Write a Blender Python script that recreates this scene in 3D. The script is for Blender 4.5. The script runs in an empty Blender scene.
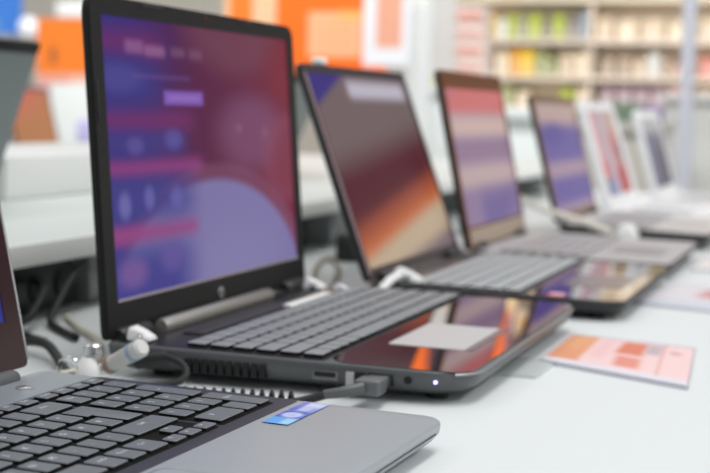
import bpy, bmesh, math, random
from mathutils import Vector, Matrix, Euler
random.seed(7)
SC = bpy.context.scene
COL = SC.collection
# ------------------------------------------------------------------ camera numbers
F = 1470.58
CAM = Vector((0.47639, -0.892905, 0.187274))
RT = Vector((0.9476696, 0.31835504, 0.02392493))
UP = Vector((-0.05008078, 0.0742291, 0.99598291))
FW = Vector((-0.31530025, 0.9450609, -0.08628813))

def at(x, y, Y):
    "point on the vertical plane Y seen at photo position x, y"
    d = FW + RT * ((x - 355) / F) - UP * ((y - 236.5) / F)
    return CAM + d * ((Y - CAM.y) / d.y)
def ground(x, y, z):
    d = FW + RT * ((x - 355) / F) - UP * ((y - 236.5) / F)
    return CAM + d * ((z - CAM.z) / d.z)

# ------------------------------------------------------------------ materials
def lin(c):
    r = []
    for v in c[:3]:
        v = v / 255.0
        r.append(v / 12.92 if v <= 0.04045 else ((v + 0.055) / 1.055) ** 2.4)
    return (r[0], r[1], r[2], 1.0)
MATS = {}
def mat(name, col, rough=0.5, metal=0.0, spec=0.5, noise=0.0, nscale=60.0, emit=None, estr=1.0, coat=0.0, trans=0.0, bump=0.0):
    if name in MATS: return MATS[name]
    m = bpy.data.materials.new(name); m.use_nodes = True
    nt = m.node_tree; b = nt.nodes['Principled BSDF']
    b.inputs['Base Color'].default_value = lin(col)
    b.inputs['Roughness'].default_value = rough
    b.inputs['Metallic'].default_value = metal
    b.inputs['Specular IOR Level'].default_value = spec
    b.inputs['Coat Weight'].default_value = coat
    b.inputs['Coat Roughness'].default_value = min(rough, .3)
    b.inputs['Transmission Weight'].default_value = trans
    if emit is not None:
        b.inputs['Emission Color'].default_value = lin(emit); b.inputs['Emission Strength'].default_value = estr
    if noise or bump:
        tc = nt.nodes.new('ShaderNodeTexCoord'); n = nt.nodes.new('ShaderNodeTexNoise')
        n.inputs['Scale'].default_value = nscale; n.inputs['Detail'].default_value = 4
        nt.links.new(tc.outputs['Object'], n.inputs['Vector'])
        if noise:
            mx = nt.nodes.new('ShaderNodeMix'); mx.data_type = 'RGBA'
            c = lin(col)
            mx.inputs['A'].default_value = tuple(v * (1 - noise) for v in c[:3]) + (1,)
            mx.inputs['B'].default_value = tuple(min(1, v * (1 + noise)) for v in c[:3]) + (1,)
            nt.links.new(n.outputs['Fac'], mx.inputs['Factor']); nt.links.new(mx.outputs['Result'], b.inputs['Base Color'])
        if bump:
            bp = nt.nodes.new('ShaderNodeBump'); bp.inputs['Strength'].default_value = bump; bp.inputs['Distance'].default_value = 0.0005
            nt.links.new(n.outputs['Fac'], bp.inputs['Height']); nt.links.new(bp.outputs['Normal'], b.inputs['Normal'])
    MATS[name] = m
    return m

def paint(name, base, shapes, emit=False, rough=0.4, spec=0.5, estr=1.0):
    "flat artwork or a lit display: coloured areas laid out over the UV square of a real surface"
    m = bpy.data.materials.new(name); m.use_nodes = True
    nt = m.node_tree; N = nt.nodes; L = nt.links; b = N['Principled BSDF']
    uv = N.new('ShaderNodeUVMap'); uv.uv_map = 'UVMap'; sp = N.new('ShaderNodeSeparateXYZ'); L.new(uv.outputs['UV'], sp.inputs[0])
    U, V = sp.outputs['X'], sp.outputs['Y']
    def val(x):
        n = N.new('ShaderNodeValue'); n.outputs[0].default_value = x; return n.outputs[0]
    def mth(op, a, bb=None):
        n = N.new('ShaderNodeMath'); n.operation = op
        for i, q in enumerate((a, bb)):
            if q is None: continue
            if isinstance(q, (int, float)): n.inputs[i].default_value = q
            else: L.new(q, n.inputs[i])
        return n.outputs[0]
    def step(x, e, s):
        n = N.new('ShaderNodeMapRange'); n.interpolation_type = 'SMOOTHSTEP'
        L.new(x, n.inputs['Value']); n.inputs['From Min'].default_value = e - s; n.inputs['From Max'].default_value = e + s
        return n.outputs['Result']
    rgb = N.new('ShaderNodeRGB'); rgb.outputs[0].default_value = lin(base); cur = rgb.outputs[0]
    for s in shapes:
        k = s[0]
        if k == 'rect':
            _, u0, v0, u1, v1, col, so, al = s
            mk = mth('MULTIPLY', mth('MULTIPLY', step(U, u0, so), mth('SUBTRACT', 1.0, step(U, u1, so))),
                     mth('MULTIPLY', step(V, v0, so), mth('SUBTRACT', 1.0, step(V, v1, so))))
        elif k == 'ell':
            _, cu, cv, ru, rv, col, so, al = s
            du = mth('DIVIDE', mth('SUBTRACT', U, cu), ru); dv = mth('DIVIDE', mth('SUBTRACT', V, cv), rv)
            d = mth('SQRT', mth('ADD', mth('MULTIPLY', du, du), mth('MULTIPLY', dv, dv)))
            mk = mth('SUBTRACT', 1.0, step(d, 1.0, so))
        else:
            _, a, bb, c, so, col, al = s
            mk = step(mth('ADD', mth('ADD', mth('MULTIPLY', U, a), mth('MULTIPLY', V, bb)), c), 0.0, so)
        mx = N.new('ShaderNodeMix'); mx.data_type = 'RGBA'
        L.new(mth('MULTIPLY', mk, al), mx.inputs['Factor']); L.new(cur, mx.inputs['A']); mx.inputs['B'].default_value = lin(col)
        cur = mx.outputs['Result']
    b.inputs['Roughness'].default_value = rough; b.inputs['Specular IOR Level'].default_value = spec
    if emit:
        b.inputs['Base Color'].default_value = (0.006, 0.006, 0.008, 1)
        L.new(cur, b.inputs['Emission Color']); b.inputs['Emission Strength'].default_value = estr
    else:
        L.new(cur, b.inputs['Base Color'])
    return m

# ------------------------------------------------------------------ mesh helpers
class MB:
    def __init__(s):
        s.bm = bmesh.new(); s.uv = None
    def box(s, x0, y0, z0, x1, y1, z1, bev=0.0, seg=2):
        r = bmesh.ops.create_cube(s.bm, size=1.0)
        vs = r['verts']
        for v in vs:
            v.co = Vector((x0 + (v.co.x + .5) * (x1 - x0), y0 + (v.co.y + .5) * (y1 - y0), z0 + (v.co.z + .5) * (z1 - z0)))
        if bev > 0:
            es = {e for v in vs for e in v.link_edges}
            bmesh.ops.bevel(s.bm, geom=list(es), offset=bev, segments=seg, affect='EDGES', profile=0.5)
        return s
    def loft(s, loops, cap0=True, cap1=True):
        rows = [[s.bm.verts.new(p) for p in lp] for lp in loops]
        n = len(rows[0])
        for a, b in zip(rows[:-1], rows[1:]):
            for i in range(n):
                j = (i + 1) % n
                s.bm.faces.new((a[i], a[j], b[j], b[i]))
        if cap0: s.bm.faces.new(list(reversed(rows[0])))
        if cap1: s.bm.faces.new(rows[-1])
        return s
    def tube(s, pts, r, n=10, sub=6, taper=None):
        P = smooth_path([Vector(p) for p in pts], sub)
        rings = []; t0 = None; nrm = None
        for i, p in enumerate(P):
            t = (P[min(i + 1, len(P) - 1)] - P[max(i - 1, 0)]).normalized()
            if nrm is None:
                nrm = t.orthogonal().normalized()
            else:
                nrm = (nrm - t * nrm.dot(t)).normalized()
            bn = t.cross(nrm)
            rr = r if taper is None else r * (taper[0] + (taper[1] - taper[0]) * i / (len(P) - 1))
            rings.append([p + (nrm * math.cos(2 * math.pi * k / n) + bn * math.sin(2 * math.pi * k / n)) * rr for k in range(n)])
        return s.loft(rings)
    def lathe(s, p0, p1, prof, n=20):
        "prof: (fraction along p0->p1, radius)"
        p0 = Vector(p0); p1 = Vector(p1); ax = (p1 - p0); t = ax.normalized(); a = t.orthogonal().normalized(); b = t.cross(a)
        return s.loft([[p0 + ax * q + (a * math.cos(2 * math.pi * k / n) + b * math.sin(2 * math.pi * k / n)) * r for k in range(n)] for q, r in prof])
    def quad(s, a, b, c, d):
        "face a-b-c-d with UV 00,10,11,01"
        if s.uv is None: s.uv = s.bm.loops.layers.uv.new('UVMap')
        f = s.bm.faces.new([s.bm.verts.new(Vector(p)) for p in (a, b, c, d)])
        for l, q in zip(f.loops, ((0, 0), (1, 0), (1, 1), (0, 1))): l[s.uv].uv = q
        return s
    def build(s, name, m, parent=None, ang=35, fixn=True):
        if fixn: bmesh.ops.recalc_face_normals(s.bm, faces=s.bm.faces[:])
        me = bpy.data.meshes.new(name); s.bm.to_mesh(me); s.bm.free()
        me.shade_smooth(); me.set_sharp_from_angle(angle=math.radians(ang))
        for k in (m if isinstance(m, (list, tuple)) else [m]): me.materials.append(k)
        o = bpy.data.objects.new(name, me); COL.objects.link(o)
        if parent: o.parent = parent
        return o

def smooth_path(P, sub):
    if len(P) < 3 or sub < 2: return P
    out = []
    for i in range(len(P) - 1):
        p0 = P[max(i - 1, 0)]; p1 = P[i]; p2 = P[i + 1]; p3 = P[min(i + 2, len(P) - 1)]
        for k in range(sub):
            t = k / sub
            out.append(0.5 * ((2 * p1) + (p2 - p0) * t + (2 * p0 - 5 * p1 + 4 * p2 - p3) * t * t + (3 * p1 - p0 - 3 * p2 + p3) * t ** 3))
    out.append(P[-1]); return out

def rrect(x0, x1, y0, y1, r, n=5):
    "outline, corners r = (x0y0, x1y0, x1y1, x0y1)"
    if not isinstance(r, (tuple, list)): r = (r,) * 4
    out = []
    for (cx, cy, a, q) in ((x0 + r[0], y0 + r[0], 180, r[0]), (x1 - r[1], y0 + r[1], 270, r[1]), (x1 - r[2], y1 - r[2], 0, r[2]), (x0 + r[3], y1 - r[3], 90, r[3])):
        for k in range(n + 1):
            t = math.radians(a + 90 * k / n); out.append((cx + q * math.cos(t), cy + q * math.sin(t)))
    return out

def tag(o, label=None, cat=None, group=None, kind=None):
    if label: o['label'] = label
    if cat: o['category'] = cat
    if group: o['group'] = group
    if kind: o['kind'] = kind
    return o
def empty(name, loc=(0, 0, 0), rz=0.0, **k):
    o = bpy.data.objects.new(name, None); COL.objects.link(o); o.location = loc; o.rotation_euler = (0, 0, rz); o.empty_display_size = 0.02
    return tag(o, **k)
def text_mesh(s, size):
    cu = bpy.data.curves.new('t', 'FONT'); cu.body = s; cu.size = size; cu.align_x = 'CENTER'; cu.align_y = 'CENTER'; cu.resolution_u = 2
    o = bpy.data.objects.new('t', cu); COL.objects.link(o)
    dg = bpy.context.evaluated_depsgraph_get(); dg.update()
    me = bpy.data.meshes.new_from_object(o.evaluated_get(dg))
    bpy.data.objects.remove(o); bpy.data.curves.remove(cu)
    return me

# ------------------------------------------------------------------ shared materials
BLACK = mat('black_plastic', (38, 38, 39), 0.42, noise=0.06, nscale=300)
BEZEL = mat('lid_bezel_black', (19, 19, 19), 0.5, spec=.3)
GREYSIDE = mat('dark_grey_casing', (84, 87, 88), 0.38)
GLOSS = mat('piano_black', (44, 38, 42), 0.03, metal=.2, spec=1.0, coat=0.8)
KEYSHEEN = mat('key_top_sheen', (94, 99, 104), 0.5, spec=1.0)  # sheen on black key tops, put into a grey base colour
KEYHP = mat('key_satin_sheen', (132, 136, 140), .5, spec=1.0)  # black keys too, their top sheen painted as lighter grey
DECK1 = mat('grey_deck', (162, 168, 174), 0.38, metal=0.25, noise=0.03, nscale=900)
KBWELL = mat('keyboard_well', (46, 49, 58), 0.4)
GAPSHADE = mat('key_gap_shade', (9, 9, 10), .7, spec=.15)  # near-black sheet laid under the keys as shade in the gaps
SILVER = mat('silver_trim', (205, 205, 208), 0.25, metal=0.85)
CHROME = mat('polished_metal', (225, 225, 225), 0.12, metal=1.0)
WHITEP = mat('white_plastic', (232, 233, 232), 0.35)
CREAMP = mat('cream_cable', (205, 202, 186), 0.45)
WHITE_TABLE = mat('white_laminate', (212, 216, 217), 0.42, noise=0.015, nscale=40, spec=0.4)
DARKHOLE = mat('port_black', (10, 10, 11), 0.6)
RUBBER = mat('rubber_black', (26, 27, 27), 0.6)
LEGEND = mat('legend_white', (225, 228, 232), 0.5)
FELT = mat('grey_metal', (150, 152, 152), 0.4, metal=0.3)

# ------------------------------------------------------------------ laptop builder
KEYMESH = {}
SIDESHADE = mat('key_side_shade', (16, 16, 17), .55, spec=.3)  # side walls painted black for the shade between keys
def key_mesh(w, d, h, m, tag_):
    k = (round(w, 5), round(d, 5), round(h, 5), tag_)
    if k not in KEYMESH:
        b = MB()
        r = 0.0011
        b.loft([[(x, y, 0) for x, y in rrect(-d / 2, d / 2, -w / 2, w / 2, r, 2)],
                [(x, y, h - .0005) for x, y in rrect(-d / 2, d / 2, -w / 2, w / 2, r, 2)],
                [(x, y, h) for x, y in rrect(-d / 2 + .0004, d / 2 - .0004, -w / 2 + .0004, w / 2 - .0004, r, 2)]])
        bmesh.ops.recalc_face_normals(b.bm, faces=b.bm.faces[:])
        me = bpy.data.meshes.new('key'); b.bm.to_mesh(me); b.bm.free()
        me.shade_smooth(); me.set_sharp_from_angle(angle=math.radians(30)); me.materials.append(m); me.materials.append(SIDESHADE)
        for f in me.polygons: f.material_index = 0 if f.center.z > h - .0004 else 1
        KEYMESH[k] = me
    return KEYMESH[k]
LEG = {}
def legend(parent, s, h, dx=0.0, dy=0.0, size=.0052):
    if (s, size) not in LEG:
        me = text_mesh(s, size); me.materials.append(LEGEND); LEG[(s, size)] = me
    o = bpy.data.objects.new('legend', LEG[(s, size)]); COL.objects.link(o); o.parent = parent
    o.location = (dx, dy, h + .0001)
    o.rotation_euler = (0, 0, math.radians(90))      # reads from the user's side (+x)
    return o

class Laptop:
    def __init__(s, name, label, org, yaw, W, D, Th, Tf, zb, body, lidmat, lidL, lean, lidthick=.007, radf=.018, group=None, side=None, lidrad=.012, y_in=0.004, hinge0=.0):
        s.W, s.D, s.Th, s.Tf = W, D, Th, Tf
        s.root = empty(name, (org[0], org[1], 0), yaw, label=label, cat='laptop', group=group)
        b = MB()
        R = (.006, radf, radf, .006)
        def lp(i, f):
            o = []
            for x, y in rrect(i, D - i, i, W - i, tuple(max(.002, q - i * .3) for q in R), 6):
                o.append((x, y, f(x)))
            return o
        top = s.top
        b.loft([lp(.012, lambda x: zb), lp(.004, lambda x: zb + (top(x) - zb) * .25), lp(.0006, lambda x: zb + (top(x) - zb) * .55),
                lp(0, lambda x: top(x) - .0022), lp(.0004, lambda x: top(x) - .0008), lp(.0014, top)])
        s.body = b.build('body', body, s.root)
        for fx, fy in ((.03, .03), (.03, W - .03), (D - .03, .03), (D - .03, W - .03)):
            MB().lathe((fx, fy, 0), (fx, fy, zb + .001), [(0, .007), (.8, .0075), (1, .0075)], 14).build('rubber_foot', RUBBER, s.root)
        # lid, in its own frame: z along the lid, x out of the screen
        zl = Th + hinge0
        b = MB()
        t = lidthick
        def ll(i, x): return [(x, y, z) for z, y in rrect(i, lidL - i, y_in + i, W - y_in - i, (.004, lidrad, lidrad, .004), 6)]
        b.loft([ll(.0025, -t), ll(.0005, -t * .75), ll(0, -t * .4), ll(.0003, 0)])
        s.lid = b.build('lid', lidmat, s.root)
        s.lid.location = (0.0, 0, zl); s.lid.rotation_euler = (0, -lean, 0)
        s.lidL = lidL; s.y_in = y_in; s.lidrad = lidrad
    def top(s, x): return s.Th + (s.Tf - s.Th) * x / s.D
    def pitch(s): return math.atan2(s.Th - s.Tf, s.D)
    def screen(s, m, side, topm, bot, bez, bezthick=.0012):
        W, L = s.W, s.lidL; y0 = s.y_in + side; y1 = W - s.y_in - side; z0 = bot; z1 = L - topm
        b = MB(); o = [b.bm.verts.new((0.0002, y, z)) for z, y in rrect(.0006, L - .0006, s.y_in + .0006, W - s.y_in - .0006, (.004, s.lidrad, s.lidrad, .004), 6)]
        i = [b.bm.verts.new((0.0002, y, z)) for y, z in ((y0, z0), (y1, z0), (y1, z1), (y0, z1))]
        es = [b.bm.edges.new((q[k], q[(k + 1) % len(q)])) for q in (o, i) for k in range(len(q))]
        g = bmesh.ops.triangle_fill(b.bm, use_beauty=True, edges=es)
        fs = [f for f in g['geom'] if isinstance(f, bmesh.types.BMFace)]
        e = bmesh.ops.extrude_face_region(b.bm, geom=fs)
        for v in e['geom']:
            if isinstance(v, bmesh.types.BMVert): v.co.x += bezthick
        bz = b.build('bezel', bez, s.lid)
        sc = MB().quad((.0006, y0 - .001, z0 - .001), (.0006, y1 + .001, z0 - .001), (.0006, y1 + .001, z1 + .001), (.0006, y0 - .001, z1 + .001)).build('screen', m, s.lid, fixn=False)
        s.front = .0002 + bezthick
        return sc
    def plate(s, name, m, x0, x1, y0, y1, dz=.0004, rad=.002, thick=.0006, parent=None):
        b = MB()
        lo = lambda i, d: [(x, y, s.top(x) + d) for x, y in rrect(x0 + i, x1 - i, y0 + i, y1 - i, rad, 4)]
        b.loft([lo(0, dz - thick), lo(0, dz - .0001), lo(.0002, dz)])
        return b.build(name, m, parent or s.root, ang=8)
    def art(s, name, m, x0, x1, y0, y1, dz):
        "thin printed piece lying on the deck; v runs towards the hinge, u along the width"
        f = lambda x, y: (x, y, s.top(x) + dz)
        return MB().quad(f(x1, y0), f(x1, y1), f(x0, y1), f(x0, y0)).build(name, m, s.root, fixn=False)
    def key(s, xc, yc, w, d, h, m, dz=0.0, leg=None, size=.0052, ldx=None):
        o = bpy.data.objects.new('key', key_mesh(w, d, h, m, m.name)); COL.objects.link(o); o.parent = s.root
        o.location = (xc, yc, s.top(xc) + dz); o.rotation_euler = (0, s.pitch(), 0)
        if leg: legend(o, leg, h, ldx if ldx is not None else -d * .12, -w * .18 if len(leg) < 3 else 0, size)
        return o
    def rows(s, x0, x1, y0, y1, rows, h, m, gap=.0028, dz=.0003):
        n = len(rows); px = (x1 - x0) / n
        for r, ws in enumerate(rows):
            tot = sum(ws); k = (y1 - y0) / tot; y = y0
            for w in ws:
                s.key(x0 + (r + .5) * px, y + w * k / 2, w * k - gap, px - gap, h, m, dz)
                y += w * k
    def hinges(s, m, ys, r=.006, ln=.04):
        for y in ys:
            MB().lathe((.0035, y, s.Th + .001), (.0035, y + ln, s.Th + .001), [(0, r * .8), (.06, r), (.94, r), (1, r * .8)], 16).build('hinge', m, s.root)

# ================================================================== setting
b = MB(); b.box(-9, -4, -.96, 9, 11.2, -.9); o = b.build('floor', mat('store_floor', (188, 186, 182), .35, noise=.05, nscale=3)); tag(o, kind='structure')
b = MB(); b.box(-9, 10.6, -.9, 9, 10.75, 1.45); o = b.build('wall_back', mat('store_wall', (214, 206, 196), .8, noise=.03, nscale=2)); tag(o, kind='structure')

b = MB(); b.box(at(398, 0, 10.6).x, 10.55, 1.45, 9, 10.75, 3.6); o = b.build('trim_1', mat('upper_wall_mauve', (104, 82, 94), .8, noise=.03, nscale=2)); tag(o, kind='structure')
b = MB(); b.box(-9, 10.6, 1.45, at(398, 0, 10.6).x, 10.75, 3.6); o = b.build('trim_2', mat('upper_wall_pale', (216, 212, 206), .8, noise=.03, nscale=2)); tag(o, kind='structure')
# display table
t = empty('display_table', (0, 0, -.9), label='long white display table carrying the row of open laptops', cat='table')
MB().box(-1.15, -1.25, .865, .72, 2.75, .90, .004).build('tabletop', WHITE_TABLE, t)
for lx in (-1.05, .6):
    for ly in (-1.1, 2.6):
        MB().box(lx - .035, ly - .035, 0, lx + .035, ly + .035, .866, .004).build('leg', FELT, t)
MB().box(-1.05, -1.1, .79, .6, -1.07, .866).box(-1.05, 2.57, .79, .6, 2.6, .866).build('apron', FELT, t)

# riser behind the laptops
t = empty('display_riser', (-.16, 0, 0), label='low white riser shelf running behind the laptops on the table', cat='shelf')
MB().box(-.001, -.2, .0515, .0022, 2.6, .0702, .0008).build('lit_edge', mat('lit_edge_white', (246, 247, 244), .5), t)  # front edge painted lighter than the board, in place of light on it
MB().box(-.75, -.2, .052, 0, 2.6, .070, .002).build('shelf_board', mat('riser_white', (206, 213, 210), .4), t)
for y in (.325, 1.0, 1.75, 2.45):
    MB().box(-.30, y, 0, -.03, y + .06, .053, .001).build('bracket', FELT, t)
MB().box(-.33, -.2, 0, -.31, 2.6, .053).build('back_panel', mat('riser_grey', (165, 166, 163), .5), t)
b = MB(); b.box(-.75, .615, .0705, -.46, 1.33, .1215, .003)
tag(b.build('display_plinth', mat('plinth_white', (222, 223, 222), .45)), 'low white plinth set back on top of the riser shelf', 'plinth')

# ================================================================== foreground laptop (grey deck, black keys)
YW = -.0375; PV = .0168; PU = .0214
W1, D1 = .372, .262; U6 = .1623; VF = W1 - .0114
R = Matrix.Rotation(YW, 3, 'Z')
off = R @ Vector((U6, VF, 0))
L1 = Laptop('laptop', 'nearest laptop with grey palm rest and black keys, blue stickers', (.1717 - off.x, -.1181 - off.y), YW, W1, D1, .0219, .0175, .0030,
            DECK1, BLACK, .232, math.radians(12.5), radf=.013, hinge0=.002, lidrad=.01)
L1.lid.location.x = -.008
scr1 = paint('screen_blue', (40, 50, 130), [('rect', .0, .0, 1, .35, (55, 45, 110), .2, .8)], True, .06, .5)
L1.screen(scr1, .016, .018, .03, mat('bezel_gloss', (52, 34, 36), .12, spec=.7))
for yy in (.0015, W1 - .0042): MB().box(-.0062, yy, .004, .0012, yy + .0027, .226, .001).build('edge_trim', SILVER, L1.lid)
L1.hinges(GREYSIDE, (.04, W1 - .08), .0055, .045)
U6 += .0022; VF -= .004
xa = U6 - 6 * PU
well = L1.plate('keyboard_well', KBWELL, xa + .2 * PU, U6 + .42 * PU, .006, W1 - .0012, .0003, .004)
L1.plate('key_gap_shade', GAPSHADE, xa + .36 * PU, U6 - .02 * PU, VF - 4 * PV, VF, .00045, .002)
L1.plate('key_gap_shade', GAPSHADE, xa + .36 * PU, U6 - .02 * PU, .010, VF + (-4.2) * PV, .00045, .002)
L1.plate('hinge_strip', mat('grey_strip', (150, 157, 164), .3, metal=.3), .008, xa + .16 * PU, .003, W1 - .003, .0004, .002)
g = .235
def k1(u0, u1, v0, v1, leg=None, size=.0048):
    gu = g if u1 - u0 > .6 else .12
    L1.key(xa + (u0 + u1) / 2 * PU, VF + (v0 + v1) / 2 * PV, (v1 - v0 - g) * PV, (u1 - u0 - gu) * PU, .0022, KEYSHEEN, .0004, leg, size)
def run(u0, u1, right, items):
    v = right
    for it in items:
        lg, w = it if isinstance(it, tuple) else (it, 1.0)
        k1(u0, u1, v - w, v, lg, .0036 if lg and len(lg) > 1 else .0052); v -= w
# number pad
run(.35, 1, 0, ['PgDn', 'PgUp', 'End', 'Home'])
run(1, 2, 0, ['-', '*', '/', 'Num'])
k1(2, 4, -1, 0, '+'); run(2, 3, -1, ['9', '8', '7']); run(3, 4, -1, ['6', '5', '4'])
k1(4, 6, -1, 0, 'Enter', .0036); run(4, 5, -1, ['3', '2', '1']); k1(5, 6, -2, -1, ','); k1(5, 6, -4, -2, '0')
M = -4.2
run(.35, 1, M, ['Del', 'Prt', 'F12', 'F11', 'F10', 'F9', 'F8', 'F7', 'F6', 'F5', 'F4', 'F3', 'F2', 'F1', 'Esc'])
run(1, 2, M, [('Back', 1.9), "'", '?', '0', '9', '8', '7', '6', '5', '4', '3', '2', '1', '^'])
run(2, 3, M - 1.45, ['+', 'U', 'P', 'O', 'I', 'U', 'Z', 'T', 'R', 'E', 'W', 'Q', ('Tab', 1.4)])
run(3, 4, M - 1.2, ['#', 'A', 'O', 'L', 'K', 'J', 'H', 'G', 'F', 'D', 'S', 'A', ('Caps', 1.65)])
# Enter: one L-shaped key
b = MB()
x0, x1, xm = xa + (2 + g / 2) * PU, xa + (4 - g / 2) * PU, xa + (3 - g / 2) * PU
ya, yb, yc = VF + (M - g / 2) * PV, VF + (M - 1.45 + g / 2) * PV, VF + (M - 1.2 + g / 2) * PV
out = [(x0, yb), (xm, yb), (xm, yc), (x1, yc), (x1, ya), (x0, ya)]
xc_, yc_ = (x0 + x1) / 2, (ya + yb) / 2
def ins(p, i): return (p[0] - i * (1 if p[0] > xc_ else -1) , p[1] - i * (1 if p[1] > yc_ else -1))
b.loft([[(x, y, L1.top(x) + .0004) for x, y in out], [(x, y, L1.top(x) + .0022) for x, y in out],
        [(*ins(p, .0006), L1.top(p[0]) + .0026) for p in out]])
kk = b.build('key', [KEYSHEEN, SIDESHADE], L1.root)
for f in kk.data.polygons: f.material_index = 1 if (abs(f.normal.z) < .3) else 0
run(4, 5, M, [('Shift', 2.8), '-', '.', ',', 'M', 'N', 'B', 'V', 'C', 'X', 'Y', '<', ('Shift', 1.4)])
k1(5.5, 6, M - 1, M, '>'); k1(5.5, 6, M - 2, M - 1, 'v'); k1(5, 5.5, M - 2, M - 1, '^'); k1(5.5, 6, M - 3, M - 2, '<')
run(5, 6, M - 3.05, [('Ctrl', 1.3), ('Menu', 1.05), ('AltGr', 1.1), (None, 5.6), ('Alt', 1.1), ('Win', 1.05), ('Fn', 1.0), ('Ctrl', 1.3)])
L1.plate('touchpad_groove', mat('groove_dark', (60, 62, 68), .6), .1772, .2528, .0892, .1968, .00025, .006)
L1.plate('touchpad', DECK1, .1785, .2515, .0905, .1955, .0005, .006)
MB().lathe((.024, W1 - .055, L1.top(.024) + .0002), (.024, W1 - .055, L1.top(.024) + .0014), [(0, .0055), (.7, .0055), (1, .0048)], 18).build('power_button', SILVER, L1.root)
MB().box(D1 - .0020, .018, .0112, D1 - .0001, W1 - .018, .0118).build('seam_line', mat('seam_pink', (70, 64, 70), .4), L1.root)
# two badges stuck to the palm rest
def w2l(P, L):
    q = Matrix.Rotation(-L.root.rotation_euler.z, 3, 'Z') @ (Vector((P[0], P[1], 0)) - Vector((L.root.location.x, L.root.location.y, 0)))
    return q.x, q.y
zt = .0196
zt = .0188
c = [w2l(ground(x, y, zt), L1) for x, y in ((262, 423.5), (291, 425.5), (328, 405), (303, 403))]
sx0, sx1 = (c[0][0] + c[3][0]) / 2, (c[1][0] + c[2][0]) / 2
sy0, sy1 = (c[0][1] + c[1][1]) / 2, (c[2][1] + c[3][1]) / 2; ym = sy0 + (sy1 - sy0) * .56
s1 = paint('badge_lower', (96, 172, 240), [('rect', .48, 0, 1, 1, (84, 100, 205), .06, 1), ('rect', 0, .0, .42, .42, (170, 214, 248), .12, .9), ('ell', .72, .5, .2, .36, (206, 214, 240), .35, .9), ('ell', .72, .5, .10, .16, (176, 184, 226), .6, .7)], rough=.25)
s2 = paint('badge_upper', (140, 152, 222), [('rect', .5, 0, 1, 1, (205, 212, 240), .2, 1), ('rect', .1, .25, .5, .7, (185, 195, 235), .1, .9), ('rect', .0, .7, 1, 1, (70, 85, 195), .1, .8)], rough=.25)
tag(L1.art('sticker', s1, sx0, sx1, sy0, ym - .0006, .00065), 'blue badge sticker with a white oval')
tag(L1.art('sticker', s2, sx0, sx1, ym + .0002, sy1, .00065), 'pale blue and white badge sticker')

# ================================================================== second laptop (large black one)
hs = [('rect', -.5, -.5, .26, 1.5, (56, 46, 118), .24, 1.0),  # glass reflections and haze are painted into the display along with its picture
      ('rect', .62, -.5, 1.5, 1.5, (114, 34, 56), .32, .9), ('rect', .40, .45, .80, .80, (84, 26, 66), .2, .7),
      ('ell', .66, 1.03, .28, .20, (112, 66, 84), .4, .7), ('ell', .98, .86, .12, .16, (124, 40, 50), .6, .6),
      ('rect', -.2, .87, .26, .94, (116, 40, 96), .06, .75), ('rect', -.2, .60, .40, .66, (116, 42, 100), .05, .85), ('rect', -.2, .432, .44, .485, (138, 58, 120), .035, .95), ('rect', -.2, .20, .46, .255, (146, 66, 124), .035, .95),
      ('rect', -.2, .70, .24, .84, (58, 52, 128), .07, .8), ('rect', -.2, .51, .36, .59, (62, 56, 130), .04, .7), ('rect', -.2, .28, .40, .41, (62, 60, 132), .05, .8),
      ('ell', .74, .58, .19, .15, (124, 76, 112), .5, .7), ('ell', .66, .60, .015, .015, (146, 104, 132), .9, .5), ('ell', .82, .58, .02, .02, (146, 104, 132), .9, .4), ('ell', 1.0, .46, .20, .20, (136, 66, 90), .2, .5), ('ell', 1.0, .46, .13, .14, (120, 44, 66), .2, .5),
      ('ell', .52, -.14, .56, .60, (134, 84, 116), .04, .4), ('ell', .50, -.16, .53, .555, (122, 114, 164), .04, 1), ('ell', .58, -.16, .40, .36, (128, 122, 168), .5, .8),
      ('rect', -.5, -.5, .36, .19, (64, 62, 136), .10, 1), ('rect', -.5, .26, .38, .41, (62, 60, 132), .08, .85), ('rect', -.2, .20, .40, .252, (146, 66, 124), .035, .9),
      ('ell', .06, .33, .025, .045, (112, 106, 172), .6, .8), ('ell', .17, .35, .022, .04, (104, 98, 168), .6, .8), ('ell', .30, .34, .03, .04, (98, 94, 165), .6, .8), ('ell', .08, .09, .06, .05, (124, 90, 150), .6, .7), ('ell', .26, .12, .05, .05, (100, 84, 152), .6, .7), ('ell', .12, .54, .035, .03, (94, 82, 150), .6, .7), ('ell', .30, .56, .04, .035, (92, 84, 156), .6, .7), ('ell', .06, .78, .1, .05, (78, 76, 146), .6, .6),
      ('rect', .10, .872, .18, .918, (150, 100, 150), .016, .6), ('rect', .185, .866, .28, .905, (150, 100, 146), .016, .7), ('rect', .31, .872, .38, .905, (138, 92, 124), .016, .45), ('rect', .40, .868, .47, .905, (138, 92, 124), .016, .4), ('rect', .12, .785, .40, .797, (104, 74, 140), .012, .55),
      ('rect', .265, .69, .462, .742, (128, 88, 178), .010, .95), ('rect', .285, .705, .445, .727, (146, 112, 190), .008, .6)]
HPS = paint('screen_purple_reflections', (82, 26, 66), hs, True, .25, .05, .95)
HP = Laptop('laptop', 'large black laptop with purple and crimson screen, second from the front', (0, 0), 0, .3846, .258, .0240, .0215, .0055,
            GREYSIDE, BEZEL, .2379, math.radians(4.46), .006, radf=.03, lidrad=.012, y_in=.0, hinge0=.0005)
HP.lid.location.x = .0014
sc = HP.screen(HPS, .0165, .0135, .0255, BEZEL)
MB().box(.0006, .0165, .0247, .0018, .3846 - .0165, .0267).build('screen_edge', mat('edge_grey', (150, 140, 150), .4), HP.lid)
b = MB(); b.lathe((HP.front - .0005, .1915, .0128), (HP.front + .0006, .1915, .0128), [(0, .0048), (1, .0046)], 28)
lg = b.build('logo', SILVER, HP.lid)
me = text_mesh('hp', .008); me.materials.append(BLACK)
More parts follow.
